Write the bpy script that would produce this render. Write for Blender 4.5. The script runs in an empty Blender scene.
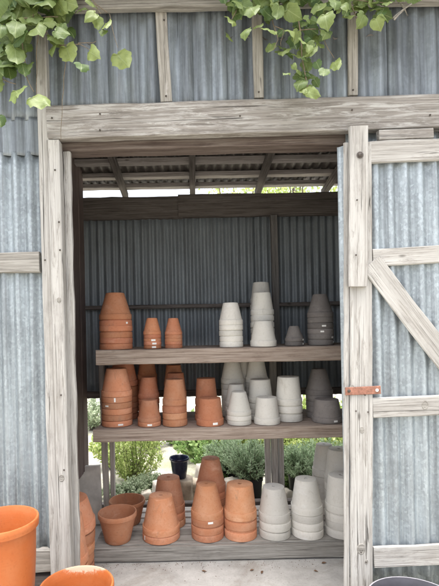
import bpy, bmesh, math, random
from mathutils import Vector, Matrix, noise

random.seed(11)
SC = bpy.context.scene
COL = SC.collection
PI = math.pi

# ------------------------------------------------------------------ camera model
F, PX, PY, H, ROLL = 440.0, 193.0, 330.0, 1.45, math.radians(1.2)

def P(px, py, d):
    """a spot of the place, found from where the photograph shows it and how far off it stands"""
    dx, dy = px - PX, py - PY
    u = dx * math.cos(ROLL) - dy * math.sin(ROLL)
    v = dx * math.sin(ROLL) + dy * math.cos(ROLL)
    return Vector((u * d / F, d, H - v * d / F))

# ------------------------------------------------------------------ object helpers
def link(name, me, mat=None, parent=None):
    o = bpy.data.objects.new(name, me)
    COL.objects.link(o)
    if mat is not None and me is not None:
        me.materials.append(mat)
    if parent is not None:
        o.parent = parent
    return o

def empty(name, loc, label, cat, group=None):
    o = bpy.data.objects.new(name, None)
    COL.objects.link(o)
    o.location = loc
    o.empty_display_size = 0.05
    tag(o, label, cat, group)
    return o

def tag(o, label, cat, group=None):
    o['label'] = label
    o['category'] = cat
    if group:
        o['group'] = group
    return o

def adopt(o, parent):
    """parent o keeping its world place (parents here are unrotated, unscaled)"""
    o.parent = parent
    off = Vector((0, 0, 0))
    p = parent
    while p is not None:
        off += Vector(p.location)
        p = p.parent
    o.location = Vector(o.location) - off
    return o

def mesh(name, vs, fs, smooth=False, uvs=None):
    me = bpy.data.meshes.new(name)
    me.from_pydata([tuple(v) for v in vs], [], fs)
    if me.validate(verbose=True): print('INVALID', name)
    me.update()
    if smooth:
        me.polygons.foreach_set('use_smooth', [True] * len(me.polygons))
    if uvs is not None:
        lay = me.uv_layers.new(name='UVMap')
        for li, l in enumerate(me.loops):
            lay.data[li].uv = uvs[l.vertex_index]
    return me

# ------------------------------------------------------------------ material helpers
def newmat(name):
    m = bpy.data.materials.new(name)
    m.use_nodes = True
    nt = m.node_tree
    nt.nodes.clear()
    out = nt.nodes.new('ShaderNodeOutputMaterial')
    b = nt.nodes.new('ShaderNodeBsdfPrincipled')
    nt.links.new(b.outputs[0], out.inputs[0])
    return m, nt, b

def N(nt, t, **kw):
    n = nt.nodes.new(t)
    for k, v in kw.items():
        setattr(n, k, v)
    return n

def coords(nt, scale, rnd=True):
    tc = N(nt, 'ShaderNodeTexCoord')
    mp = N(nt, 'ShaderNodeMapping')
    mp.inputs['Scale'].default_value = scale
    if rnd:
        oi = N(nt, 'ShaderNodeObjectInfo')
        mul = N(nt, 'ShaderNodeMath', operation='MULTIPLY')
        mul.inputs[1].default_value = 37.0
        nt.links.new(oi.outputs['Random'], mul.inputs[0])
        va = N(nt, 'ShaderNodeVectorMath', operation='ADD')
        nt.links.new(tc.outputs['Object'], va.inputs[0])
        nt.links.new(mul.outputs[0], va.inputs[1])
        nt.links.new(va.outputs[0], mp.inputs['Vector'])
    else:
        nt.links.new(tc.outputs['Object'], mp.inputs['Vector'])
    return mp.outputs[0]

def noi(nt, vec, scale, detail=6, rough=0.6, dist=0.0):
    n = N(nt, 'ShaderNodeTexNoise')
    n.inputs['Scale'].default_value = scale
    n.inputs['Detail'].default_value = detail
    n.inputs['Roughness'].default_value = rough
    n.inputs['Distortion'].default_value = dist
    nt.links.new(vec, n.inputs['Vector'])
    return n.outputs['Fac']

def ramp(nt, fac, stops):
    r = N(nt, 'ShaderNodeValToRGB')
    cr = r.color_ramp
    while len(cr.elements) < len(stops):
        cr.elements.new(0.5)
    for e, (p, c) in zip(cr.elements, stops):
        e.position = p
        e.color = (c[0], c[1], c[2], 1) if hasattr(c, '__len__') else (c, c, c, 1)
    nt.links.new(fac, r.inputs[0])
    return r.outputs[0]

def mix(nt, fac, a, b, mode='MIX'):
    m = N(nt, 'ShaderNodeMix', data_type='RGBA', blend_type=mode)
    for sock, val in ((m.inputs[0], fac), (m.inputs[6], a), (m.inputs[7], b)):
        if hasattr(val, 'links'):
            nt.links.new(val, sock)
        elif hasattr(val, '__len__'):
            sock.default_value = (val[0], val[1], val[2], 1)
        else:
            sock.default_value = val
    return m.outputs[2]

def bump(nt, b, fac, strength, dist=0.004):
    n = N(nt, 'ShaderNodeBump')
    n.inputs['Strength'].default_value = strength
    n.inputs['Distance'].default_value = dist
    nt.links.new(fac, n.inputs['Height'])
    nt.links.new(n.outputs[0], b.inputs['Normal'])

def wood(name, dark, mid, light, paint=None, amount=0.5, crack=0.5):
    m, nt, b = newmat(name)
    g = noi(nt, coords(nt, (1.1, 30, 30)), 3.2, 10, 0.7, 0.5)          # grain along local X
    g2 = noi(nt, coords(nt, (0.5, 75, 75)), 3.0, 4, 0.6, 0.3)          # fine weather-raised fibres
    blot = noi(nt, coords(nt, (1.2, 5, 5)), 2.2, 6, 0.65)
    c = ramp(nt, g, [(0.34, dark), (0.47, mid), (0.60, light)])
    c = mix(nt, ramp(nt, blot, [(0.35, 0.0), (0.7, 0.45)]), c, mid)
    hgt = g
    if paint:
        pk = noi(nt, coords(nt, (1.6, 15, 15)), 3.0, 10, 0.75, 0.7)
        t = 0.62 - 0.3 * amount
        k = ramp(nt, pk, [(t - 0.04, 0.0), (t + 0.05, 1.0)])
        pb = noi(nt, coords(nt, (0.7, 7, 7)), 2.0, 5, 0.6)
        k = mix(nt, 1.0, k, ramp(nt, pb, [(0.36, 0.15), (0.56, 1.0)]), 'MULTIPLY')
        c = mix(nt, k, c, mix(nt, blot, paint, [x * 0.78 for x in paint]))
    c = mix(nt, ramp(nt, g2, [(0.34, 0.42), (0.52, 0.0)]), c, dark)
    cr = noi(nt, coords(nt, (0.55, 36, 36)), 2.6, 3, 0.5, 1.4)          # long dark drying cracks
    ck = ramp(nt, cr, [(0.32, crack), (0.365, 0.0)])
    c = mix(nt, ck, c, [x * 0.3 for x in dark])
    vo = N(nt, 'ShaderNodeTexVoronoi')                                  # knots
    vo.inputs['Scale'].default_value = 3.0
    nt.links.new(coords(nt, (1.0, 2.6, 2.6)), vo.inputs['Vector'])
    kn = ramp(nt, vo.outputs['Distance'], [(0.03, 0.85), (0.075, 0.0)])
    c = mix(nt, kn, c, [x * 0.7 for x in dark])
    gr = noi(nt, coords(nt, (2.0, 4, 4)), 2.4, 7, 0.75)                 # grime
    c = mix(nt, ramp(nt, gr, [(0.54, 0.0), (0.74, 0.4)]), c, [x * 0.9 for x in dark])
    nt.links.new(c, b.inputs['Base Color'])
    b.inputs['Roughness'].default_value = 0.88
    b.inputs['Specular IOR Level'].default_value = 0.25
    hs_ = mix(nt, 0.4, g, g2)
    bump(nt, b, hs_, 0.7, 0.005)
    return m

def tin(name, base, dirt_shade, dirt_shade_amt=0.5, metal=0.35, rust=0.0, spang=0.22, blot=0.5):
    """galvanised sheet: spangle, soft blooms, vertical streaks of run-off and painted groove shading, rust at laps and low down"""
    m, nt, b = newmat(name)
    vo = N(nt, 'ShaderNodeTexVoronoi')
    vo.inputs['Scale'].default_value = 110
    nt.links.new(coords(nt, (1, 1, 0.75)), vo.inputs['Vector'])
    sp = N(nt, 'ShaderNodeSeparateColor')
    nt.links.new(vo.outputs['Color'], sp.inputs[0])
    v = ramp(nt, sp.outputs[0], [(0.0, 1.0 - spang), (0.7, 1.0), (1.0, 1.0 + spang)])
    big = noi(nt, coords(nt, (2.2, 2.2, 1.3)), 2.0, 6, 0.62, 0.6)
    cl = noi(nt, coords(nt, (4, 4, 4)), 7, 8, 0.72)
    c = mix(nt, 1.0, base, v, 'MULTIPLY')
    c = mix(nt, ramp(nt, big, [(0.40, 0.0), (0.66, blot)]), c, [min(1, x * 1.38) for x in base])
    c = mix(nt, ramp(nt, big, [(0.30, blot * 0.8), (0.50, 0.0)]), c, [x * 0.62 for x in base])
    c = mix(nt, ramp(nt, cl, [(0.50, 0.0), (0.72, 0.35)]), c, [min(1, x * 1.4) for x in base])
    st = noi(nt, coords(nt, (14, 14, 0.7)), 1.6, 8, 0.7, 0.5)
    c = mix(nt, ramp(nt, st, [(0.48 - 0.1 * dirt_shade_amt, 0.0), (0.74, dirt_shade_amt)]), c, dirt_shade)
    s2 = noi(nt, coords(nt, (34, 34, 0.45)), 1.5, 6, 0.65, 0.3)  # fine random streaks: groove shading painted into the colour beside run-off dirt
    c = mix(nt, ramp(nt, s2, [(0.50, 0.0), (0.66, 0.55 * dirt_shade_amt)]), c, [x * 0.8 for x in dirt_shade])
    c = mix(nt, ramp(nt, s2, [(0.30, 0.4), (0.44, 0.0)]), c, [min(1, x * 1.3) for x in base])
    fine = noi(nt, coords(nt, (5, 5, 3)), 30, 5, 0.7)
    c = mix(nt, ramp(nt, fine, [(0.28, 0.4), (0.38, 0.0)]), c, [x * 0.5 for x in dirt_shade])
    if rust > 0:
        ru = noi(nt, coords(nt, (5, 5, 0.8)), 2.3, 8, 0.75)
        c = mix(nt, ramp(nt, ru, [(0.58, 0.0), (0.75, rust)]), c, (0.16, 0.085, 0.05))
    nt.links.new(c, b.inputs['Base Color'])
    b.inputs['Metallic'].default_value = metal
    rg = ramp(nt, cl, [(0.3, 0.42), (0.7, 0.62)])
    nt.links.new(rg, b.inputs['Roughness'])
    bump(nt, b, cl, 0.12, 0.003)
    return m

def clay(name, base, pale, dark, rough=0.82, pale_amt=0.35, soil=(0.16, 0.12, 0.085), soil_amt=0.6, crust=False):
    m, nt, b = newmat(name)
    oi = N(nt, 'ShaderNodeObjectInfo')
    n1 = noi(nt, coords(nt, (1, 1, 1)), 9, 7, 0.68)
    n2 = noi(nt, coords(nt, (1, 1, 1)), 90, 4, 0.6)
    n3 = noi(nt, coords(nt, (1, 1, 0.5)), 13, 8, 0.75, 0.8)
    n4 = noi(nt, coords(nt, (1, 1, 2.2)), 6, 7, 0.7, 0.4)
    c = mix(nt, ramp(nt, n1, [(0.42, 0.0), (0.72, pale_amt)]), base, pale)
    c = mix(nt, ramp(nt, n2, [(0.30, 0.5), (0.46, 0.0)]), c, dark)
    c = mix(nt, ramp(nt, n3, [(0.57, 0.0), (0.73, soil_amt)]), c, soil)
    c = mix(nt, ramp(nt, n4, [(0.58, 0.0), (0.76, pale_amt * 1.2)]), c, [min(0.8, x * 1.15 + 0.06) for x in pale])
    tw = N(nt, 'ShaderNodeHueSaturation')
    mr = N(nt, 'ShaderNodeMapRange')
    mr.inputs['To Min'].default_value = 0.78
    mr.inputs['To Max'].default_value = 1.16
    nt.links.new(oi.outputs['Random'], mr.inputs['Value'])
    nt.links.new(mr.outputs[0], tw.inputs['Value'])
    mr2 = N(nt, 'ShaderNodeMapRange')
    mr2.inputs['To Min'].default_value = 0.4955
    mr2.inputs['To Max'].default_value = 0.5045
    fr = N(nt, 'ShaderNodeMath', operation='FRACT')
    mu = N(nt, 'ShaderNodeMath', operation='MULTIPLY')
    mu.inputs[1].default_value = 7.31
    nt.links.new(oi.outputs['Random'], mu.inputs[0])
    nt.links.new(mu.outputs[0], fr.inputs[0])
    nt.links.new(fr.outputs[0], mr2.inputs['Value'])
    nt.links.new(mr2.outputs[0], tw.inputs['Hue'])
    nt.links.new(c, tw.inputs['Color'])
    c = tw.outputs[0]
    if crust:                                       # chalky lime bloom along one side of the mouth
        tc = N(nt, 'ShaderNodeTexCoord')
        sx = N(nt, 'ShaderNodeSeparateXYZ')
        nt.links.new(tc.outputs['Object'], sx.inputs[0])
        zz = N(nt, 'ShaderNodeMapRange')
        zz.inputs['From Min'].default_value = 0.375
        zz.inputs['From Max'].default_value = 0.475
        nt.links.new(sx.outputs[2], zz.inputs['Value'])
        yy = N(nt, 'ShaderNodeMapRange')
        yy.inputs['From Min'].default_value = 0.07
        yy.inputs['From Max'].default_value = 0.135
        nt.links.new(sx.outputs[1], yy.inputs['Value'])
        nn = noi(nt, coords(nt, (1, 1, 1)), 45, 9, 0.8, 0.8)
        a1 = N(nt, 'ShaderNodeMath', operation='MULTIPLY')
        nt.links.new(zz.outputs[0], a1.inputs[0]); nt.links.new(yy.outputs[0], a1.inputs[1])
        a2 = N(nt, 'ShaderNodeMath', operation='ADD')
        nt.links.new(a1.outputs[0], a2.inputs[0]); nt.links.new(nn, a2.inputs[1])
        c = mix(nt, ramp(nt, a2.outputs[0], [(0.86, 0.0), (1.08, 0.28), (1.36, 0.75)]), c, (0.50, 0.40, 0.30))
    nt.links.new(c, b.inputs['Base Color'])
    b.inputs['Roughness'].default_value = rough
    b.inputs['Specular IOR Level'].default_value = 0.3
    ring = noi(nt, coords(nt, (0.6, 0.6, 60)), 3, 3, 0.5)               # throwing rings
    bump(nt, b, mix(nt, 0.35, ring, n2), 0.28, 0.002)
    return m

def leafmat(name, a, c2, vein, trans=0.35):
    m, nt, b = newmat(name)
    uv = N(nt, 'ShaderNodeUVMap')
    sx = N(nt, 'ShaderNodeSeparateXYZ')
    nt.links.new(uv.outputs[0], sx.inputs[0])
    # uv: x = across (-1..1 shifted by per-leaf whole numbers), y = along
    at = N(nt, 'ShaderNodeAttribute', attribute_name='tint')
    c = mix(nt, at.outputs['Fac'], a, c2)
    nn = noi(nt, coords(nt, (1, 1, 1), False), 45, 4, 0.6)
    c = mix(nt, ramp(nt, nn, [(0.4, 0.0), (0.75, 0.4)]), c, [x * 0.6 for x in a])
    ab = N(nt, 'ShaderNodeMath', operation='ABSOLUTE')
    nt.links.new(sx.outputs[0], ab.inputs[0])
    # side veins fold up from the midrib
    sub = N(nt, 'ShaderNodeMath', operation='MULTIPLY_ADD')
    nt.links.new(ab.outputs[0], sub.inputs[0])
    sub.inputs[1].default_value = -0.75
    nt.links.new(sx.outputs[1], sub.inputs[2])
    mm = N(nt, 'ShaderNodeMath', operation='MULTIPLY')
    nt.links.new(sub.outputs[0], mm.inputs[0])
    mm.inputs[1].default_value = 4.2
    fr = N(nt, 'ShaderNodeMath', operation='FRACT')
    nt.links.new(mm.outputs[0], fr.inputs[0])
    sv = ramp(nt, fr.outputs[0], [(0.0, 0.35), (0.10, 0.0), (0.9, 0.0), (1.0, 0.35)])
    mid = ramp(nt, ab.outputs[0], [(0.0, 1.0), (0.06, 0.0)])
    c = mix(nt, mix(nt, 1.0, sv, mid, 'LIGHTEN'), c, vein)
    nt.links.new(c, b.inputs['Base Color'])
    b.inputs['Roughness'].default_value = 0.5
    tr = N(nt, 'ShaderNodeBsdfTranslucent')
    nt.links.new(mix(nt, 0.5, c, c2), tr.inputs[0])
    ms = N(nt, 'ShaderNodeMixShader')
    ms.inputs[0].default_value = trans
    out = [n for n in nt.nodes if n.type == 'OUTPUT_MATERIAL'][0]
    nt.links.new(b.outputs[0], ms.inputs[1])
    nt.links.new(tr.outputs[0], ms.inputs[2])
    nt.links.new(ms.outputs[0], out.inputs[0])
    return m

def foliage(name, a, c2, trans=0.5):
    m, nt, b = newmat(name)
    at = N(nt, 'ShaderNodeAttribute', attribute_name='tint')
    c = mix(nt, at.outputs['Fac'], a, c2)
    nt.links.new(c, b.inputs['Base Color'])
    b.inputs['Roughness'].default_value = 0.6
    tr = N(nt, 'ShaderNodeBsdfTranslucent')
    nt.links.new(c, tr.inputs[0])
    ms = N(nt, 'ShaderNodeMixShader')
    ms.inputs[0].default_value = trans
    out = [n for n in nt.nodes if n.type == 'OUTPUT_MATERIAL'][0]
    nt.links.new(b.outputs[0], ms.inputs[1])
    nt.links.new(tr.outputs[0], ms.inputs[2])
    nt.links.new(ms.outputs[0], out.inputs[0])
    return m

def plain(name, col, rough=0.6, metal=0.0, var=0.25, scale=25):
    m, nt, b = newmat(name)
    n1 = noi(nt, coords(nt, (1, 1, 1)), scale, 6, 0.65)
    c = ramp(nt, n1, [(0.3, [x * (1 - var) for x in col]), (0.7, [min(1, x * (1 + var)) for x in col])])
    nt.links.new(c, b.inputs['Base Color'])
    b.inputs['Roughness'].default_value = rough
    b.inputs['Metallic'].default_value = metal
    bump(nt, b, n1, 0.2, 0.003)
    return m

# palettes
M = {}
M['white_wood'] = wood('whitewashed weathered wood', (0.14, 0.126, 0.112), (0.27, 0.252, 0.229), (0.39, 0.37, 0.342), (0.50, 0.482, 0.455), 0.64, 0.85)
M['lintel_wood'] = wood('peeling lintel wood', (0.115, 0.101, 0.09), (0.225, 0.204, 0.183), (0.33, 0.307, 0.281), (0.47, 0.453, 0.427), 0.34, 0.8)
M['batten_wood'] = wood('pale grey batten wood', (0.155, 0.14, 0.12), (0.29, 0.268, 0.235), (0.40, 0.378, 0.34), (0.48, 0.45, 0.42), 0.2, 0.6)
M['grey_wood'] = wood('silver grey wood', (0.12, 0.109, 0.097), (0.25, 0.234, 0.21), (0.36, 0.343, 0.313), None, 0, 0.7)
M['shelf_wood'] = wood('brown grey shelf wood', (0.14, 0.10, 0.08), (0.30, 0.235, 0.19), (0.43, 0.36, 0.305), None, 0, 0.6)
M['slat_wood'] = wood('pale pallet slat wood', (0.22, 0.20, 0.18), (0.42, 0.39, 0.355), (0.55, 0.52, 0.48), None, 0, 0.5)
M['red_wood'] = wood('old red brown wood', (0.06, 0.042, 0.038), (0.135, 0.105, 0.092), (0.21, 0.178, 0.16), None, 0, 0.6)
M['maroon_wood'] = wood('dark maroon wood', (0.07, 0.048, 0.045), (0.145, 0.108, 0.10), (0.22, 0.18, 0.165), None, 0, 0.6)
M['dark_wood'] = wood('sooty dark wood', (0.05, 0.042, 0.038), (0.11, 0.094, 0.086), (0.17, 0.15, 0.14), None, 0, 0.6)
M['stud_wood'] = wood('grey brown stud wood', (0.08, 0.075, 0.072), (0.15, 0.142, 0.137), (0.21, 0.20, 0.195), None, 0, 0.5)
M['purlin_wood'] = wood('grey purlin wood', (0.16, 0.135, 0.13), (0.30, 0.27, 0.26), (0.40, 0.37, 0.36), None, 0, 0.4)
M['tin_bright'] = tin('bright galvanised sheet', (0.35, 0.39, 0.415), (0.14, 0.152, 0.163), 0.75, 0.5, 0.12, 0.24, 0.55)
M['tin_upper'] = tin('dull blue grey sheet', (0.24, 0.268, 0.292), (0.075, 0.082, 0.09), 1.0, 0.35, 0.2, 0.12, 0.85)
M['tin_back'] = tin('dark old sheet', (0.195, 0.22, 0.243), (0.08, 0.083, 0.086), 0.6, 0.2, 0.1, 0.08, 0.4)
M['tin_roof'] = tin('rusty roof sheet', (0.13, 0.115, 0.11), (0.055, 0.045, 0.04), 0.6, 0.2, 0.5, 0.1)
M['terracotta'] = clay('terracotta', (0.50, 0.217, 0.112), (0.60, 0.37, 0.25), (0.38, 0.145, 0.072), 0.82, 0.5)
M['terracotta_red'] = clay('reddish terracotta', (0.46, 0.183, 0.095), (0.54, 0.30, 0.20), (0.33, 0.115, 0.055), 0.82, 0.45)
M['white_clay'] = clay('pale stoneware', (0.63, 0.60, 0.545), (0.72, 0.695, 0.64), (0.52, 0.49, 0.43), 0.8, 0.4, (0.30, 0.26, 0.20), 0.45)
M['dark_clay'] = clay('charcoal clay', (0.17, 0.152, 0.142), (0.26, 0.238, 0.222), (0.115, 0.102, 0.096), 0.75, 0.4, (0.2, 0.18, 0.16), 0.4)
M['orange_clay'] = clay('orange planter', (0.46, 0.115, 0.032), (0.52, 0.22, 0.10), (0.37, 0.09, 0.026), 0.45, 0.3, (0.34, 0.11, 0.05), 0.35)
M['orange_crusted'] = clay('orange planter with lime bloom', (0.46, 0.115, 0.032), (0.52, 0.22, 0.10), (0.37, 0.09, 0.026), 0.5, 0.35, (0.34, 0.11, 0.05), 0.4, True)
M['plum'] = plain('dark plum plastic', (0.04, 0.037, 0.045), 0.35, 0, 0.3, 12)
M['plum_highlight'] = plain('pale rim highlight', (0.30, 0.29, 0.31), 0.4, 0, 0.2, 30)  # highlight along the planter rim, put into the colour
M['navy'] = plain('navy glaze', (0.012, 0.016, 0.04), 0.25, 0, 0.4, 60)
M['black_plastic'] = plain('black nursery plastic', (0.02, 0.02, 0.022), 0.5, 0, 0.3, 20)
M['sticker'] = plain('white sticker', (0.8, 0.79, 0.76), 0.6, 0, 0.06, 60)
M['rust'] = plain('rusty iron', (0.27, 0.125, 0.085), 0.85, 0.1, 0.45, 60)
M['iron'] = plain('dark iron', (0.10, 0.085, 0.075), 0.6, 0.6, 0.4, 80)
M['stone'] = plain('sandy field stone', (0.42, 0.35, 0.27), 0.9, 0, 0.45, 9)
M['stone_pale'] = plain('pale flat stone', (0.55, 0.5, 0.43), 0.9, 0, 0.3, 9)
M['panel'] = plain('grey cement board', (0.50, 0.475, 0.44), 0.9, 0, 0.3, 7)
M['vine'] = leafmat('vine leaves', (0.07, 0.13, 0.035), (0.30, 0.36, 0.11), (0.31, 0.37, 0.16))
M['stem'] = plain('vine stem', (0.17, 0.13, 0.085), 0.8, 0, 0.4, 80)
M['dry_leaf'] = plain('dry leaf', (0.16, 0.09, 0.05), 0.8, 0, 0.5, 60)
M['rosemary'] = foliage('grey green rosemary', (0.21, 0.30, 0.17), (0.46, 0.56, 0.36))
M['lime'] = foliage('bright lime foliage', (0.27, 0.38, 0.10), (0.58, 0.63, 0.26))
M['green'] = foliage('mid green foliage', (0.15, 0.26, 0.08), (0.36, 0.48, 0.18))
M['silver'] = foliage('silver foliage', (0.24, 0.31, 0.19), (0.48, 0.54, 0.38))
M['bark'] = plain('bark', (0.13, 0.1, 0.075), 0.9, 0, 0.4, 20)

# ------------------------------------------------------------------ ground and floor
def ground_mat():
    m, nt, b = newmat('pale gravel')
    v = coords(nt, (1, 1, 1), False)
    n1 = noi(nt, v, 55, 6, 0.7)
    n2 = noi(nt, v, 1.4, 5, 0.6)
    c = ramp(nt, n1, [(0.25, (0.20, 0.18, 0.15)), (0.5, (0.38, 0.355, 0.31)), (0.75, (0.56, 0.53, 0.47))])
    c = mix(nt, ramp(nt, n2, [(0.45, 0.0), (0.66, 0.65)]), c, (0.20, 0.215, 0.11))
    nt.links.new(c, b.inputs['Base Color'])
    b.inputs['Roughness'].default_value = 0.95
    bump(nt, b, n1, 0.7, 0.01)
    return m

def floor_mat():
    m, nt, b = newmat('dusty concrete')
    v = coords(nt, (1, 1, 1), False)
    n1 = noi(nt, v, 6, 8, 0.7)
    n2 = noi(nt, v, 90, 4, 0.7)
    n3 = noi(nt, v, 2.1, 6, 0.7, 1.5)
    c = ramp(nt, n1, [(0.3, (0.33, 0.315, 0.295)), (0.55, (0.46, 0.445, 0.42)), (0.75, (0.54, 0.525, 0.495))])
    c = mix(nt, ramp(nt, n2, [(0.3, 0.5), (0.45, 0.0)]), c, (0.2, 0.185, 0.165))
    c = mix(nt, ramp(nt, n3, [(0.50, 0.0), (0.66, 0.6)]), c, (0.26, 0.225, 0.185))
    nt.links.new(c, b.inputs['Base Color'])
    b.inputs['Roughness'].default_value = 0.9
    bump(nt, b, n1, 0.3, 0.004)
    return m

def grid(name, x0, x1, y0, y1, z, nx, ny, amp, mat):
    vs, fs = [], []
    for j in range(ny + 1):
        for i in range(nx + 1):
            x = x0 + (x1 - x0) * i / nx
            y = y0 + (y1 - y0) * j / ny
            vs.append((x, y, z + amp * noise.noise(Vector((x * 0.9, y * 0.9, 3.1)))))
    for j in range(ny):
        for i in range(nx):
            a = j * (nx + 1) + i
            fs.append((a, a + 1, a + nx + 2, a + nx + 1))
    return link(name, mesh(name, vs, fs, True), mat)

g = grid('ground', -150, 150, -100, 200, -0.012, 4, 4, 0, ground_mat())
g['kind'] = 'structure'
fl = grid('concrete_floor', -3.0, 2.4, 2.16, 3.44, 0.0, 40, 14, 0.0025, floor_mat())
fl['kind'] = 'structure'

# ------------------------------------------------------------------ timber
def board_mesh(L, w, t, seg=None, wob=0.0018, bev=0.004, seed=0):
    """long axis X from 0 to L, centred on Y (width) and Z 0..-t (front face at +Z)"""
    seg = seg or max(4, int(L / 0.09))
    vs, fs = [], []
    hw = w / 2
    bev = min(bev, hw * 0.4, t * 0.4)
    prof = [(-hw + bev, 0), (hw - bev, 0), (hw, -bev), (hw, -t + bev), (hw - bev, -t), (-hw + bev, -t), (-hw, -t + bev), (-hw, -bev)]
    for i in range(seg + 1):
        x = L * i / seg
        for k, (y, z) in enumerate(prof):
            q = Vector((x * 7 + seed * 13.7, y * 9, z * 9 + k * 0.37))
            dy = noise.noise(q) * wob * 1.6 + noise.noise(q * 4.1) * wob * 0.7
            dz = noise.noise(q + Vector((5, 9, 2))) * wob
            dx = 0
            if i in (0, seg):
                dx = (0.003 + 0.004 * noise.noise(q * 3.3)) * (1 if i == 0 else -1)
            vs.append((x + dx, y + dy, z + dz))
    n = len(prof)
    for i in range(seg):
        for k in range(n):
            a, b_ = i * n + k, i * n + (k + 1) % n
            fs.append((a, a + n, b_ + n, b_))
    fs.append(tuple(range(n)))
    fs.append(tuple(reversed([seg * n + k for k in range(n)])))
    me = mesh('board', vs, fs)
    bm = bmesh.new(); bm.from_mesh(me); bmesh.ops.recalc_face_normals(bm, faces=bm.faces); bm.to_mesh(me); bm.free()
    return me

SEED = [0]
def board(name, p0, p1, w, t, mat, parent, facing=(0, -1, 0), wob=0.0018):
    """a plank from p0 to p1 (middle of its front face), its face looking along `facing`"""
    SEED[0] += 1
    p0, p1 = Vector(p0), Vector(p1)
    ax = (p1 - p0)
    L = ax.length
    ax.normalize()
    fz = Vector(facing)
    fz = (fz - ax * fz.dot(ax)).normalized()
    fy = fz.cross(ax)
    me = board_mesh(L, w, t, seed=SEED[0], wob=wob)
    o = link(name, me, mat)
    o.matrix_world = Matrix(((ax.x, fy.x, fz.x, p0.x), (ax.y, fy.y, fz.y, p0.y), (ax.z, fy.z, fz.z, p0.z), (0, 0, 0, 1)))
    if parent is not None:
        adopt(o, parent)
    return o

def pboard(name, a, b, wpx, d, t, mat, parent, wob=0.0018):
    return board(name, P(a[0], a[1], d), P(b[0], b[1], d), wpx * d / F, t, mat, parent, wob=wob)

# ------------------------------------------------------------------ corrugated sheet
def corr_mesh(x0, x1, z0, z1, pitch, amp, sheet=0.66, th=0.0012, nz=10, seed=0, axis='wall', slope=0.0):
    """corrugations run along Z (wall).  Sheets lap one over the next; each sheet a little off true."""
    vs, fs = [], []
    x = x0
    si = 0
    rnd = random.Random(seed)
    while x < x1 - 0.02:
        xe = min(x + sheet + pitch * 0.9, x1)
        off = (0.0035 if si % 2 else 0.0)
        n = max(6, int((xe - x) / pitch * 8))
        tilt = rnd.uniform(-0.004, 0.004)
        bot = rnd.uniform(-0.006, 0.006)
        top = rnd.uniform(-0.006, 0.006)
        base = len(vs)
        for side in (0, 1):
            for j in range(nz + 1):
                for i in range(n + 1):
                    xx = x + (xe - x) * i / n
                    zz = z0 + bot + (z1 - z0 + top - bot) * j / nz
                    y = amp * math.cos(2 * PI * (xx - x0) / pitch) - off + tilt * (zz - z0)
                    y += 0.003 * noise.noise(Vector((xx * 3, zz * 2.5, seed + si * 4.4)))
                    y += 0.0015 * noise.noise(Vector((xx * 14, zz * 9, seed + si * 2.4)))
                    vs.append((xx, y + side * th, zz))
        m = (n + 1) * (nz + 1)
        for j in range(nz):
            for i in range(n):
                a = base + j * (n + 1) + i
                fs.append((a, a + 1, a + n + 2, a + n + 1))
                a += m
                fs.append((a, a + n + 1, a + n + 2, a + 1))
        for i in range(n):
            a = base + i
            fs.append((a, a + m, a + m + 1, a + 1))
            a = base + nz * (n + 1) + i
            fs.append((a, a + 1, a + m + 1, a + m))
        for j in range(nz):
            a = base + j * (n + 1)
            fs.append((a, a + n + 1, a + m + n + 1, a + m))
            a += n
            fs.append((a, a + m, a + m + n + 1, a + n + 1))
        x += sheet
        si += 1
    return mesh('sheet', vs, fs, True)

def zat(py, d, px=PX):
    return P(px, py, d).z
def xat(px, d, py=PY):
    return P(px, py, d).x

# ------------------------------------------------------------------ the shed
shed = empty('shed', (0, 2.1, 0), 'old tin and timber potting shed with open doorway and sliding door', 'shed')
XL, XR = -3.0, 2.4
YF, YB = 2.12, 3.45

def sheet_part(name, me, mat, loc, parent, rot=None):
    o = link(name, me, mat)
    o.location = loc
    if rot:
        o.rotation_euler = rot
    adopt(o, parent)
    return o

# front cladding left of the doorway: lower sheet and an upper lapped sheet
wall_l = sheet_part('front_wall_sheet', corr_mesh(XL, xat(47, YF), zat(549, YF), zat(149, YF), 0.0665, 0.0135, seed=1, nz=22), M['tin_bright'], (0, YF + 0.012, 0), shed)
sheet_part('front_wall_sheet', corr_mesh(XL, xat(45, YF), zat(152, YF), zat(113, YF), 0.0665, 0.006, seed=2), M['tin_upper'], (0.012, YF + 0.002, 0), shed)
sheet_part('front_wall_sheet', corr_mesh(XL, xat(42, YF), zat(118, YF), 3.03, 0.0665, 0.0085, seed=3), M['tin_upper'], (0, YF + 0.008, 0), shed)
# above the doorway, and right of it behind the sliding door
sheet_part('front_wall_sheet', corr_mesh(xat(42, YF), XR, zat(106, YF), 3.03, 0.085, 0.0125, sheet=0.34, seed=5), M['tin_upper'], (0, YF + 0.012, 0), shed)
sheet_part('front_wall_sheet', corr_mesh(xat(352, YF), XR, 0.1, zat(104, YF), 0.0665, 0.0085, seed=6), M['tin_bright'], (0, YF + 0.02, 0), shed)

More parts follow.
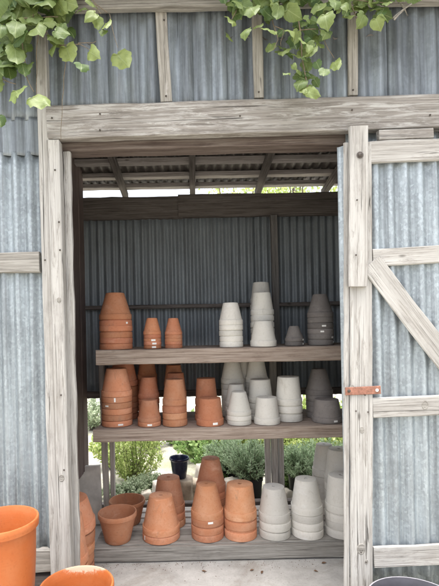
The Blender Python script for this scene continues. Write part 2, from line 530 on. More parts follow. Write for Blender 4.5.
pboard('lintel', (46, 121.8), (640, 105), 33.5, 2.085, 0.05, M['lintel_wood'], shed, 0.003)
board('header_beam', P(58, 145, 2.16), P(420, 136, 2.16), 0.055, 0.10, M['red_wood'], shed)
pboard('door_post', (39.8, 20), (57.5, 640), 10.5, 2.085, 0.045, M['white_wood'], shed, 0.0018)
pboard('door_post', (52.8, 139), (67, 640), 12.2, 2.07, 0.06, M['white_wood'], shed, 0.0018)
pboard('door_post', (66.4, 151), (77.3, 640), 7.2, 2.15, 0.03, M['white_wood'], shed, 0.005)
pboard('jamb_lining', (63.6, 143), (74.5, 640), 9, 2.19, 0.05, M['red_wood'], shed, 0.003)
pboard('door_post', (357, 140), (362, 640), 14, 2.125, 0.07, M['grey_wood'], shed)
pboard('wall_rail', (-230, 266), (40, 261.8), 20.5, 2.095, 0.03, M['grey_wood'], shed, 0.0025)
pboard('base_board', (-230, 566), (51, 561), 23, 2.10, 0.04, M['grey_wood'], shed, 0.004)
pboard('base_board', (-230, 594), (51, 588), 25, 2.115, 0.04, M['dark_wood'], shed, 0.004)
pboard('batten', (160.5, 4), (166.2, 102), 11.5, 2.10, 0.02, M['batten_wood'], shed, 0.002)
pboard('batten', (256.5, -4), (259.3, 98), 10, 2.10, 0.02, M['batten_wood'], shed, 0.002)
pboard('batten', (353, -8), (353.5, 95.5), 9.6, 2.10, 0.02, M['batten_wood'], shed, 0.002)
pboard('top_board', (-200, 9), (560, -7), 10.5, 2.06, 0.04, M['grey_wood'], shed, 0.003)

# roof: slopes gently down to the back, its back eave stands clear of the wall
def roof_z(d):
    return 2.66 + 0.13 * (3.6 - d)
def roof_mesh(x0, x1, d0, d1, lift, seed):
    me = corr_mesh(x0, x1, 0, d1 - d0, 0.0665, 0.009, seed=seed)
    for v in me.vertices:
        x, y, z = v.co
        v.co = (x, d0 + z, roof_z(d0 + z) + lift + y)
    return me
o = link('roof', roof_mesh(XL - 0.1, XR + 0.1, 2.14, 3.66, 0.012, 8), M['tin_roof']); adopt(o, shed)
# eave over the front wall
me = corr_mesh(XL - 0.1, XR + 0.1, 0, 0.36, 0.0665, 0.009, seed=9)
for v in me.vertices:
    x, y, z = v.co
    v.co = (x, 1.84 + z, 3.07 + 0.12 * z + y)
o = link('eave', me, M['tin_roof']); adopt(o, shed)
for d in (2.35, 2.62, 2.92, 3.19, 3.41, 3.585):
    zz = roof_z(d) + 0.004
    tk = 0.032
    board('purlin', (XL, d, zz - tk / 2 - 0.01 + 0.004), (XR, d, zz - tk / 2 - 0.01 - 0.004), 0.036, 0.07, M['purlin_wood'], shed)
for pa, pb in (((107.8, 144.4), (125.4, 198.6)), ((192.6, 140), (192.6, 196)), ((276.6, 143), (257.8, 194)), ((345, 170), (325, 196)), ((20, 144), (62, 199)), ((420, 140), (385, 196))):
    xb = P(pb[0], pb[1], 3.65).x
    da, db = 2.16, 3.68
    board('rafter', (xb, da, roof_z(da) - 0.10), (xb, db, roof_z(db) - 0.10), 0.045, 0.055, M['dark_wood'], shed, facing=(0, 0, -1))

# back wall
zb0 = 0.925
zh0, zh1 = 2.33, 2.50
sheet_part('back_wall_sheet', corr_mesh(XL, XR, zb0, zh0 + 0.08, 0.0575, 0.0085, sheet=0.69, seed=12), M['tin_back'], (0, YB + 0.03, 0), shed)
board('top_plate', (XL, YB - 0.01, (zh0 + zh1) / 2 + 0.002), (-0.06, YB - 0.01, (zh0 + zh1) / 2 + 0.000), zh1 - zh0 + 0.004, 0.05, M['dark_wood'], shed, wob=0.005)
board('top_plate', (-0.098, YB - 0.03, (zh0 + zh1) / 2 + 0.004), (XR, YB - 0.014, (zh0 + zh1) / 2), zh1 - zh0 + 0.006, 0.05, M['dark_wood'], shed, wob=0.005)
board('back_rail', (XL, 3.41, 1.645), (XR, 3.41, 1.63), 0.03, 0.035, M['dark_wood'], shed)
board('back_rail', (XL, 3.412, 0.965), (XR, 3.412, 0.955), 0.05, 0.035, M['dark_wood'], shed)
for xs in (-1.9, 0.655, 1.8):
    board('wall_stud', (xs, 3.40, 0.0), (xs - 0.01, 3.40, zh0 + 0.0), 0.05, 0.05, M['stud_wood'], shed)
board('sill_plate', (XL, 3.40, 0.058), (XR, 3.40, 0.062), 0.11, 0.06, M['dark_wood'], shed, wob=0.003)
# side walls
def plank_wall(x, d0, d1, z0, z1, mat, n, facing):
    w = (d1 - d0) / n
    for i in range(n):
        dd = d0 + (i + 0.5) * w
        board('side_board', (x + 0.002 * (i % 2), dd, z0 + random.uniform(0, 0.015)), (x + 0.002 * (i % 2), dd, z1), w - 0.004, 0.022, mat, shed, facing=facing)
plank_wall(-0.835, 2.26, 3.43, 0.395, 2.74, M['maroon_wood'], 8, (1, 0, 0))
plank_wall(XL, 2.16, 3.43, 0.0, 2.72, M['grey_wood'], 8, (-1, 0, 0))
plank_wall(XR, 2.16, 3.43, 0.0, 2.72, M['grey_wood'], 8, (1, 0, 0))
board('base_panel', P(86.5, 466, 3.3), (P(86.5, 466, 3.3).x + 0.008, 3.3, 0.003), 0.20, 0.03, M['panel'], shed)

# sliding door
door = empty('sliding_door', (0.9, 2.06, 0), 'x', 'x')
for k in ('label', 'category'):
    del door[k]
adopt(door, shed)
DD = 2.062
xd0 = xat(341.5, DD)
sheet_part('door_sheet', corr_mesh(xd0, xd0 + 1.35, 0.27, zat(150, DD), 0.069, 0.0125, seed=21, nz=24), M['tin_bright'], (0, DD + 0.004, 0), door)
board('stile', P(361, 141, 2.035), P(362.2, 588, 2.035), 22 * 2.035 / F, 0.018, M['white_wood'], door, wob=0.0028)
board('stile', P(359.2, 125, 2.012), P(358.6, 287, 2.012), 19 * 2.0 / F, 0.022, M['white_wood'], door, wob=0.0024)
board('edge_strip', P(346.5, 142, 2.045), P(346.8, 588, 2.045), 5.5 * 2.03 / F, 0.008, M['white_wood'], door)
def rail(a, b, w):
    board('rail', P(a[0], a[1], 2.036), P(b[0], b[1], 2.036), w * 2.036 / F, 0.018, M['white_wood'], door, wob=0.0026)
rail((370, 152), (560, 143), 22)
rail((372.5, 257.6), (560, 246.5), 17.5)
rail((372.5, 408), (560, 400), 20)
rail((373.5, 558), (560, 549), 21)
br = board('brace', P(371, 262, 2.026), P(520, 457, 2.026), 22.5 * 2.026 / F, 0.008, M['white_wood'], door, wob=0.002)
board('stile', P(556, 141, 2.030), P(557, 588, 2.030), 22 * 2.035 / F, 0.018, M['white_wood'], door)
board('spacer_block', P(378.5, 134.4, 2.05), P(434, 132.8, 2.05), 10.5 * 2.05 / F, 0.03, M['lintel_wood'], door)
st = board('strap', P(345, 391.5, 2.0285), P(381.5, 389.8, 2.0285), 8 * 2.02 / F, 0.005, M['rust'], door, wob=0.0006)

def lathe(prof, n=48, name='lathe', closed=True, wob=0.0, seed=0):
    vs, fs = [], []
    k = len(prof)
    for i in range(n):
        a = 2 * PI * i / n
        for j, (r, z) in enumerate(prof):
            rr = r + wob * noise.noise(Vector((math.cos(a) * 1.3, math.sin(a) * 1.3, z * 9 + seed)))
            vs.append((rr * math.cos(a), rr * math.sin(a), z))
    for i in range(n):
        i2 = (i + 1) % n
        for j in range(k if closed else k - 1):
            j2 = (j + 1) % k
            fs.append((i * k + j, i2 * k + j, i2 * k + j2, i * k + j2))
    me = mesh(name, vs, fs, True)
    bm = bmesh.new(); bm.from_mesh(me)
    bmesh.ops.recalc_face_normals(bm, faces=bm.faces)
    bm.to_mesh(me); bm.free()
    me.set_sharp_from_angle(angle=math.radians(38))
    return me

def bolt(name, p, r, parent, mat):
    me = lathe([(0.0005, 0.007), (r * 0.6, 0.006), (r * 0.8, 0.0035), (r * 0.85, 0.0015), (r * 1.25, 0.001), (r * 1.25, 0.0), (0.0005, 0.0)], 20, name)
    o = link(name, me, mat)
    o.rotation_euler = (PI / 2, 0, 0)
    o.location = p
    adopt(o, parent)
    return o
bolt('bolt', P(360, 155, 2.011), 0.0125, door, M['iron'])
for q in ((349, 391), (377, 390.2)):
    bolt('nail', P(q[0], q[1], 2.0275), 0.006, door, M['sticker'] if q[0] > 370 else M['iron'])
for q in ((356, 411), (368, 412), (357, 200), (361, 552), (366, 562), (356, 255), (365, 395)):
    bolt('nail', P(q[0], q[1], 2.009 if q[1] < 287 else 2.034), 0.003, door, M['iron'])
for q in ((60, 250), (59, 222), (61, 395), (64, 470), (55, 170), (45, 260), (52, 118), (352, 110), (166, 96), (258.8, 92), (353, 90), (164, 20), (100, 130), (100, 114), (240, 116), (430, 115)):
    bolt('nail', P(q[0], q[1], 2.068 if 52 < q[0] < 70 and q[1] > 140 else (2.082 if 104 < q[1] < 140 else 2.082 if q[0] < 52 else 2.098)), 0.0035, shed, M['iron'])

for kx, ky, kr, kd in ((361.3, 549, 5.2, 2.0338), (366.5, 562, 2.2, 2.0338), (425, 405, 4.2, 2.0348), (352, 388, 3.0, 2.0338), (61.5, 478, 3.4, 2.0688), (59, 300, 2.6, 2.0688), (362, 430, 2.8, 2.0338)):
    rr_ = kr * kd / F
    kk = link('knot', lathe([(0.0003, 0.0006), (rr_ * 0.45, 0.0014), (rr_ * 0.62, 0.0002), (rr_ * 0.8, 0.0014), (rr_, -0.001), (0.0003, -0.001)], 22, 'knot', True, wob=rr_ * 0.10, seed=kx), M['grey_wood'])
    kk.rotation_euler = (PI / 2, 0, 0)
    kk.scale = (0.85, 1.15, 1)
    kk.location = P(kx, ky, kd)
    adopt(kk, door if kx > 200 else shed)

# ------------------------------------------------------------------ shelving
rack = empty('storage_shelf', (0.1, 3.0, 0), 'three tier weathered plank shelf holding the clay pots inside the doorway', 'shelf')
ZT, ZM, ZL = 1.334, 0.8375, 0.10
DF, DBK = 2.75, 3.32
def shelf(z, thick, xl, xr, n, mat, back=DBK, gap=0.004):
    w = (back - DF - 0.04) / n
    board('front_board', (xl, DF, z - thick / 2 + 0.001), (xr, DF, z - thick / 2 - 0.001), thick, 0.038, mat, rack, wob=0.0025)
    for i in range(n):
        y = DF + 0.04 + (i + 0.5) * w
        board('shelf_plank', (xl + 0.01, y, z - 0.001), (xr - 0.005, y, z - 0.001), w - gap, 0.022, mat, rack, facing=(0, 0, 1), wob=0.001)
xlT, xrT = xat(95, DF, 352), 1.30
xlM = xat(92.5, DF, 436)
xlL = xat(93, DF, 553)
shelf(ZT, 0.092, xlT, xrT, 3, M['shelf_wood'])
shelf(ZM, 0.078, xlM, xrT, 3, M['shelf_wood'])
# lower tier: a wide front plank, then pallet slats with gaps
board('front_board', (xlL, DF, ZL - 0.047), (xrT, DF, ZL - 0.047), 0.088, 0.03, M['grey_wood'], rack, wob=0.0025)
board('shelf_plank', (xlL, DF + 0.135, ZL), (xrT, DF + 0.135, ZL), 0.20, 0.025, M['grey_wood'], rack, facing=(0, 0, 1), wob=0.001)
y = DF + 0.25
for w in (0.072, 0.075, 0.078, 0.08):
    board('slat', (xlL + 0.02, y + w / 2, ZL - 0.002), (xrT, y + w / 2, ZL - 0.002), w, 0.02, M['slat_wood'], rack, facing=(0, 0, 1), wob=0.001)
    y += w + 0.022
for x in (xlL + 0.06, -0.1, 0.45, 1.0):
    board('bearer', (x, DF + 0.04, ZL - 0.032), (x, DBK + 0.03, ZL - 0.032), 0.045, 0.062, M['dark_wood'], rack, facing=(0, 0, 1))
# uprights
def upright(pxc, w, d, z0, z1, mat=M['grey_wood'], lean=0.0):
    x = xat(pxc, d, 420)
    board('upright', (x, d, z0), (x + lean, d, z1), w, 0.04, mat, rack)
upright(104.8, 0.040, 3.325, 0.0, ZT - 0.03, M['slat_wood'], -0.022)
upright(111.2, 0.034, 3.345, 0.0, ZM - 0.03, M['slat_wood'])
upright(267.3, 0.042, 3.325, 0.0, ZM - 0.03, M['slat_wood'])
upright(274.2, 0.048, 3.335, 0.0, ZT - 0.03, M['slat_wood'], 0.0)
upright(281.0, 0.036, 3.345, 0.0, ZM - 0.03, M['slat_wood'])
upright(372, 0.045, 3.33, 0.0, ZT - 0.03, M['shelf_wood'])

# ------------------------------------------------------------------ flower pots
def pot_mesh(R, rb, h, hr, t):
    """upside-down pot: mouth at z=0, base with a drain hole at z=h"""
    lip = min(0.006, R * 0.055)
    Rb = R - lip
    k = (Rb - rb) / (h - hr)
    rh = max(0.006, rb * 0.16)
    bz = min(0.004, rb * 0.08)
    prof = [(rh, h), (rb - bz, h), (rb - bz * 0.3, h - bz * 0.3), (rb, h - bz)]
    for q in (0.25, 0.5, 0.75):
        prof.append((rb + k * (h - hr) * q, h - (h - hr) * q))
    prof += [(Rb, hr + 0.0012), (R - 0.0015, hr), (R - 0.0003, hr - 0.0018), (R, hr * 0.5), (R - 0.0003, 0.002), (R - 0.002, 0.0),
             (R - t, 0.0), (R - t - 0.001, 0.002), (Rb - t, hr), (rb - t * 0.9, h - t * 1.3), (rh, h - t * 1.2)]
    return lathe(prof, 48, 'flower_pot', True, wob=R * 0.006, seed=random.random() * 50)

def ordinal(i, n):
    if i == n - 1:
        return 'topmost'
    return ['lowest', 'second lowest', 'third lowest', 'fourth lowest', 'fifth lowest', 'sixth lowest', 'seventh lowest', 'eighth lowest'][i]

NP = [0]
def sticker(pot, ang, z, R_at, w, h):
    """a small label bent round the pot wall"""
    vs, fs = [], []
    n = 6
    r = R_at + 0.0009
    for s in (0, 1):
        rr = r - s * 0.0008
        for j in (0, 1):
            for i in range(n + 1):
                a = ang + (i / n - 0.5) * w / r
                vs.append((rr * math.cos(a), rr * math.sin(a), z + (j - 0.5) * h))
    m = 2 * (n + 1)
    for i in range(n):
        fs.append((i, i + 1, i + n + 2, i + n + 1))
        fs.append((m + i, m + i + n + 1, m + i + n + 2, m + i + 1))
        fs.append((i, m + i, m + i + 1, i + 1))
        fs.append((i + n + 1, i + n + 2, m + i + n + 2, m + i + n + 1))
    o = link('price_sticker', mesh('price_sticker', vs, fs), M['sticker'], pot)
    return o

def stack(cx, d, zs, W, Wt, hp, s, n, mat, desc, cname, group, stickers=(), lean=(0, 0), single=None, rimh=None, yref=None):
    """n nested upside-down pots: W rim width, Wt base width, hp pot height, s step - all in photo pixels at depth d"""
    k = d / F
    R, rb, h = W * k / 2, Wt * k / 2, hp * k
    st = s * k
    hr = rimh * k if rimh else (min(0.23 * h, st * 0.93) if n > 1 else 0.24 * h)
    hr = max(hr, 0.010)
    slope = (R - rb) / h
    t = max(0.003, min(0.008, slope * st * 0.85 if n > 1 else 0.007))
    me = pot_mesh(R, rb, h, hr, t)
    me.materials.append(M[mat])
    zc = H - (zs - 0.0)
    base = P(cx, PY + zc * F / d, d)
    x = base.x
    out = []
    for i in range(n):
        o = link('flower_pot', me)
        jx, jy = random.uniform(-1, 1) * st * 0.035, random.uniform(-1, 1) * st * 0.035
        o.location = (x + jx + lean[0] * st * i, d + jy + lean[1] * st * i, zs + 0.0015 + st * i)
        if n > 1:
            o.location.z += random.uniform(-0.05, 0.10) * st * (i > 0)
        o.rotation_euler = (-lean[1] * 0.9 + random.gauss(0, 0.006) * (i > 0), lean[0] * 0.9 + random.gauss(0, 0.006) * (i > 0), random.uniform(0, 6.28))
        q = random.uniform(0.99, 1.008)
        o.scale = (q, q, 1)
        NP[0] += 1
        if n == 1:
            lab = single or ('%s pot standing alone as the %s' % (cname, desc))
        else:
            lab = '%s %s pot of the %s' % (ordinal(i, n), cname, desc)
        tag(o, lab, 'flower pot', group)
        out.append(o)
    for (i, dx, zf, w, hh) in stickers:                 # pot index, sideways -1..1, height within rim 0..1, size in px
        o = out[i]
        a = -PI / 2 + math.asin(max(-0.95, min(0.95, dx)))
        if zf <= 1:
            rr, zz = R, hr * (0.2 + 0.6 * zf)
        else:
            zz = hr + (h - hr) * (zf - 1)
            rr = (R - min(0.006, R * 0.055)) - (zf - 1) * ((R - min(0.006, R * 0.055)) - rb)
        sticker(o, a - o.rotation_euler.z, zz, rr, w * k, hh * k)
    return out

GT, GM, GL = 'pots stacked on the top shelf', 'pots stacked on the middle shelf', 'pots stacked on the bottom shelf'
TC, TR, WC, DC = 'terracotta', 'terracotta_red', 'white_clay', 'dark_clay'
# ---- top shelf
stack(116.3, 2.90, ZT, 32.5, 18.5, 26.5, 5.75, 6, TR, 'tall stack at left end, top shelf', 'terracotta', GT, [(4, 0.78, 0.5, 2.2, 1.8)])
stack(152.6, 2.86, ZT, 17.6, 10.2, 16.5, 3.5, 5, TR, 'small stickered terracotta stack, top shelf', 'terracotta', GT, [(0, 0.25, 0.5, 4.2, 1.7), (1, 0.3, 0.5, 4.2, 1.7), (2, 0.2, 0.5, 4.2, 1.7)])
stack(173.8, 2.86, ZT, 17.6, 9.8, 16.5, 3.3, 5, TR, 'small terracotta stack beside pale pots, top shelf', 'terracotta', GT)
stack(231.3, 2.86, ZT, 23.6, 15, 22.0, 5.4, 5, WC, 'leftmost pale stack, top shelf', 'cream', GT)
stack(263.6, 2.84, ZT, 26.2, 18, 25.2, 6, 1, WC, '', 'cream', GT, single='single cream pot in front of the tallest pale stack, top shelf')
stack(262.8, 2.985, ZT, 23.5, 17.6, 22, 6.0, 6, WC, 'tall pale stack behind single cream pot, top shelf', 'cream', GT)
stack(261.8, 3.15, ZT, 21, 15.5, 21.0, 5.8, 8, WC, 'rearmost pale stack peeking highest, top shelf', 'cream', GT)
stack(294.4, 2.86, ZT, 18.6, 9.2, 15.5, 3.7, 2, DC, 'short charcoal pair, top shelf', 'charcoal', GT, [(0, 0.8, 0.5, 3, 1.7), (1, 0.8, 0.5, 3, 1.7)])
stack(320.8, 2.90, ZT, 25.5, 13.6, 23, 5.4, 6, DC, 'tall charcoal stack, top shelf', 'charcoal', GT, [(0, 0.8, 0.6, 2.5, 1.7), (1, 0.7, 0.2, 3.5, 1.8), (2, -0.15, 0.5, 3.5, 1.6), (3, 0.0, 0.4, 4, 1.6)])
# ---- middle shelf
stack(117.3, 2.90, ZM, 30.4, 20, 27, 5.75, 6, TC, 'big terracotta stack at left end, middle shelf', 'terracotta', GM, [(0, 0.38, 0.4, 5, 1.6), (3, -0.5, 0.5, 4, 1.5), (4, 0.05, 0.6, 1.6, 4)])
stack(124.5, 3.12, ZM, 28.5, 19, 25, 5.4, 7, TR, 'terracotta stack hidden behind left end, middle shelf', 'terracotta', GM)
stack(149.5, 2.86, ZM, 23, 15.6, 21.0, 4.6, 2, TC, 'short front terracotta pair, middle shelf', 'terracotta', GM, [(0, 0.12, 0.5, 4.5, 1.8)])
stack(149.3, 3.00, ZM, 21, 14.5, 21, 5.6, 5, TR, 'terracotta stack behind short pair, middle shelf', 'terracotta', GM)
stack(148.2, 3.17, ZM, 19.6, 13.5, 20, 5.3, 8, TR, 'rearmost terracotta stack behind short pair, middle shelf', 'terracotta', GM)
stack(175, 2.86, ZM, 24.6, 17.8, 25, 6.6, 4, TC, 'front terracotta stack left of reddish pots, middle shelf', 'terracotta', GM)
stack(176, 3.01, ZM, 22.0, 16.5, 23, 6.0, 5, TR, 'second terracotta row left of reddish pots, middle shelf', 'terracotta', GM)
stack(174.6, 3.17, ZM, 20, 14.5, 21.5, 5.7, 6, TR, 'rear terracotta row left of reddish pots, middle shelf', 'terracotta', GM)
stack(210.2, 2.85, ZM, 27.4, 22.2, 26.5, 5, 1, TR, '', 'terracotta', GM, [(0, 0.35, 0.4, 5, 2.2)], single='squat reddish terracotta pot with sticker, front of middle shelf')
stack(206.8, 2.99, ZM, 23, 18.5, 26, 7.5, 3, TR, 'reddish stack behind squat pot, middle shelf', 'terracotta', GM)
stack(239.4, 2.85, ZM, 24.2, 14.6, 22.5, 4.6, 3, WC, 'front left cream stack, middle shelf', 'cream', GM)
stack(236.6, 2.97, ZM, 22.2, 14.6, 21.5, 4.6, 4, WC, 'second cream stack from front left, middle shelf', 'cream', GM)
stack(233.3, 3.13, ZM, 23, 15, 22, 5.4, 7, WC, 'tall rear cream stack at left, middle shelf', 'cream', GM)
stack(244.5, 3.235, ZM, 17, 11, 19, 4.9, 8, WC, 'narrow rear cream stack between taller two, middle shelf', 'cream', GM)
stack(267, 2.85, ZM, 26.2, 20.8, 26, 6, 1, WC, '', 'white', GM, single='single white pot at front centre of middle shelf')
stack(261, 2.99, ZM, 24.6, 20.2, 22.5, 5.6, 4, WC, 'cream stack behind single white pot, middle shelf', 'cream', GM)
stack(257.3, 3.14, ZM, 22.5, 15, 22, 5.4, 7, WC, 'tall rear cream stack behind white pot, middle shelf', 'cream', GM)
stack(289.3, 2.93, ZM, 26, 21, 27.5, 8, 3, WC, 'broad cream stack right of centre upright, middle shelf', 'cream', GM)
stack(327, 2.87, ZM, 29.4, 23, 22.2, 6, 1, DC, '', 'charcoal', GM, [(0, 0.3, 0.4, 4, 1.8)], single='single squat charcoal pot with sticker at right front, middle shelf')
stack(319.8, 3.02, ZM, 26.5, 13.5, 25.5, 5.6, 5, DC, 'tall charcoal stack behind squat pot, middle shelf', 'charcoal', GM, [(2, 0.78, 0.5, 3, 1.8)])
# ---- bottom shelf
stack(161.3, 2.885, ZL, 37, 23, 34.5, 6.8, 2, TC, 'short terracotta pair at front left, bottom shelf', 'terracotta', GL, [(0, -0.82, 0.7, 1.6, 4)])
stack(169, 3.08, ZL, 32.5, 22, 32, 7.0, 3, TC, 'terracotta stack behind short pair, bottom shelf', 'terracotta', GL)
stack(207.8, 2.885, ZL, 32.6, 19.8, 31, 7.0, 4, TC, 'front middle terracotta stack, bottom shelf', 'terracotta', GL, [(2, 0.15, 0.9, 5, 2)])
stack(211.5, 3.06, ZL, 30, 17.5, 31, 7.0, 6, TC, 'tallest terracotta stack behind middle one, bottom shelf', 'terracotta', GL)
stack(240.8, 2.885, ZL, 32.4, 26, 32, 9.4, 3, TC, 'right terracotta stack next to white pots, bottom shelf', 'terracotta', GL)
stack(275, 2.885, ZL, 31.2, 21.5, 31, 8.2, 3, WC, 'leftmost white stack, bottom shelf', 'white', GL)
stack(307.4, 2.885, ZL, 31, 21, 32, 7.6, 4, WC, 'second white stack from the left, bottom shelf', 'white', GL)
stack(342, 2.885, ZL, 32, 24.5, 34, 7.8, 4, WC, 'right front white stack beside door edge, bottom shelf', 'white', GL)
stack(341, 3.075, ZL, 30, 21, 33, 7.6, 6, WC, 'right rear white stack beside door edge, bottom shelf', 'white', GL)
stack(325.5, 3.24, ZL, 24, 15.5, 30, 7.2, 6, WC, 'slim rearmost white stack near door, bottom shelf', 'white', GL)
# ---- leaning stacks on the floor behind the jamb
GF = 'pots stacked on the floor behind the left post'
stack(66.5, 2.66, 0.0, 55, 42, 30, 11, 5, TC, 'rear floor stack behind the left door post', 'terracotta', GF, lean=(0.05, 0.0), rimh=8.5)
stack(63, 2.37, 0.0, 50, 40, 45, 10, 5, TC, 'front floor stack behind the left door post', 'terracotta', GF, lean=(0.02, 0.0), rimh=7.5)

# upright open pots
def open_pot(cx, d, z0, W, Wb, hp, mat, label, cat, rim=0.17, lip=0.05, wall=0.055, bulge=0.0, group=None, name='flower_pot'):
    k = d / F
    R, rb, h = W * k / 2, Wb * k / 2, hp * k
    hr = rim * h
    t = wall * R * 2 * 0.75
    Rb = R * (1 - lip)
    rh = 0.006
    prof = [(rh, 0.0), (rb * 0.96, 0.0), (rb, 0.004)]
    for q in (0.2, 0.4, 0.6, 0.8):
        prof.append((rb + (Rb - rb) * q + bulge * R * math.sin(PI * q), 0.004 + (h - hr) * q))
    prof += [(Rb, h - hr - 0.001), (R * 0.995, h - hr + 0.003), (R, h - hr * 0.55), (R, h - 0.005), (R - 0.0025, h - 0.0008), (R - t * 0.5, h), (R - t + 0.002, h - 0.001), (R - t, h - 0.005),
             (Rb - t, h - hr), (rb + (Rb - rb) * 0.5 - t + bulge * R, h * 0.5), (rb - t, t * 1.2), (rh, t * 1.1)]
    me = lathe(prof, 72, name, True, wob=R * 0.006, seed=cx)
    me.materials.append(M[mat])
    o = link(name, me)
    x = P(cx, PY + (H - z0 - h) * F / d, d).x
    o.location = (x, d, z0)
    o.rotation_euler = (0, 0, random.uniform(0, 6))
    if label:
        tag(o, label, cat, group)
    return o
open_pot(117.3, 2.855, ZL, 38.5, 25.5, 28.5, TC, 'front upright empty terracotta pot, open mouth up, on bottom shelf', 'flower pot', group=GL)
open_pot(127, 3.12, ZL, 36, 26, 22.5, TC, 'rear upright empty terracotta pot, open mouth up, on bottom shelf', 'flower pot', group=GL)

# big glossy planters outside, cut by the frame
pl1 = open_pot(1.5, 1.75, 0.0, 71, 34, 0.715 * F / 1.75, 'orange_clay', 'tall bright orange planter at left edge in front of tin wall', 'planter', rim=0.05, lip=0.08, wall=0.05, bulge=0.1, name='planter')
pl2 = open_pot(76.5, 1.75, 0.0, 74, 52, 0.448 * F / 1.75, 'orange_clay', 'orange planter with chalky crust inside rim, below the door posts', 'planter', rim=0.09, lip=0.06, wall=0.05, bulge=0.03, name='planter')
pl3 = open_pot(418, 1.78, 0.0, 96, 60, 0.325 * F / 1.78, 'plum', 'dark plum plastic planter at the foot of the sliding door', 'planter', rim=0.07, lip=0.05, wall=0.03, bulge=0.02, name='planter')
pl2.rotation_euler = (0, 0, 0)
pl2.data.materials.clear(); pl2.data.materials.append(M['orange_crusted'])
pl1.rotation_euler = (0, 0, 2.0)
# rim highlight of the plum planter, painted as a pale ring over its lip
R3 = 48 * 1.78 / F
lp = lathe([(R3 + 0.0012, 0.32), (R3 + 0.0012, 0.3245), (R3 - 0.002, 0.3266), (R3 - 0.006, 0.3262), (R3 - 0.006, 0.3252), (R3 - 0.002, 0.3253), (R3 + 0.0002, 0.3235), (R3 + 0.0002, 0.32)], 72, 'lip')
link('lip', lp, M['plum_highlight'], pl3)

# ------------------------------------------------------------------ dry leaves on the floor
for i, (px, py, s, rz) in enumerate(((252, 570, 0.013, 0.3), (262, 572, 0.016, 1.2), (324, 562.8, 0.017, 0.2), (316, 571, 0.014, 2.6), (204, 571, 0.015, 2.9))):
    d = (H - 0.006) * F / (py - PY + (px - PX) * math.sin(ROLL))
    p = P(px, py, d)
    vs = [(-s, 0, 0.001), (-s * 0.4, s * 0.42, 0.006), (s * 0.4, s * 0.36, 0.005), (s, 0, 0.002), (s * 0.4, -s * 0.38, 0.006), (-s * 0.4, -s * 0.4, 0.003), (0, 0, 0.0)]
    vs = vs + [(a, b, c + 0.0008) for a, b, c in vs]
    fs = [(6, i_, (i_ + 1) % 6) for i_ in range(6)] + [(13, 7 + (i_ + 1) % 6, 7 + i_) for i_ in range(6)] + [(i_, 7 + i_, 7 + (i_ + 1) % 6, (i_ + 1) % 6) for i_ in range(6)]
    o = link('dry_leaf', mesh('dry_leaf', vs, fs), M['dry_leaf'])
    o.location = (p.x, p.y, 0.0035)
    o.rotation_euler = (0, 0, rz)
    tag(o, 'small dry brown leaf lying on the concrete floor before the bottom shelf', 'leaf', 'dry leaves on the concrete floor')

rnd = random.Random(77)
gv, gf = [], []
for k in range(200):
    x = rnd.uniform(-0.62, 0.75)
    y = DF - 0.004 - abs(rnd.gauss(0, 0.05)) if k % 5 else rnd.uniform(2.25, 2.74)
    q = rnd.uniform(0.0012, 0.0042)
    b0 = len(gv)
    z = 0.002
    a = rnd.uniform(0, 6.28)
    for (ex, ey, ez) in ((1, 0, 0), (-0.5, 0.8, 0), (-0.6, -0.7, 0), (0, 0, 0.7)):
        gv.append((x + q * (ex * math.cos(a) - ey * math.sin(a)), y + q * (ex * math.sin(a) + ey * math.cos(a)), z + ez * q))
    gf += [(b0, b0 + 1, b0 + 3), (b0 + 1, b0 + 2, b0 + 3), (b0 + 2, b0, b0 + 3), (b0, b0 + 2, b0 + 1)]
gr_ = link('floor_grit', mesh('floor_grit', gv, gf), M['dry_leaf'])
tag(gr_, 'brown grit and soil crumbs scattered on the concrete floor', 'grit')
gr_['kind'] = 'stuff'

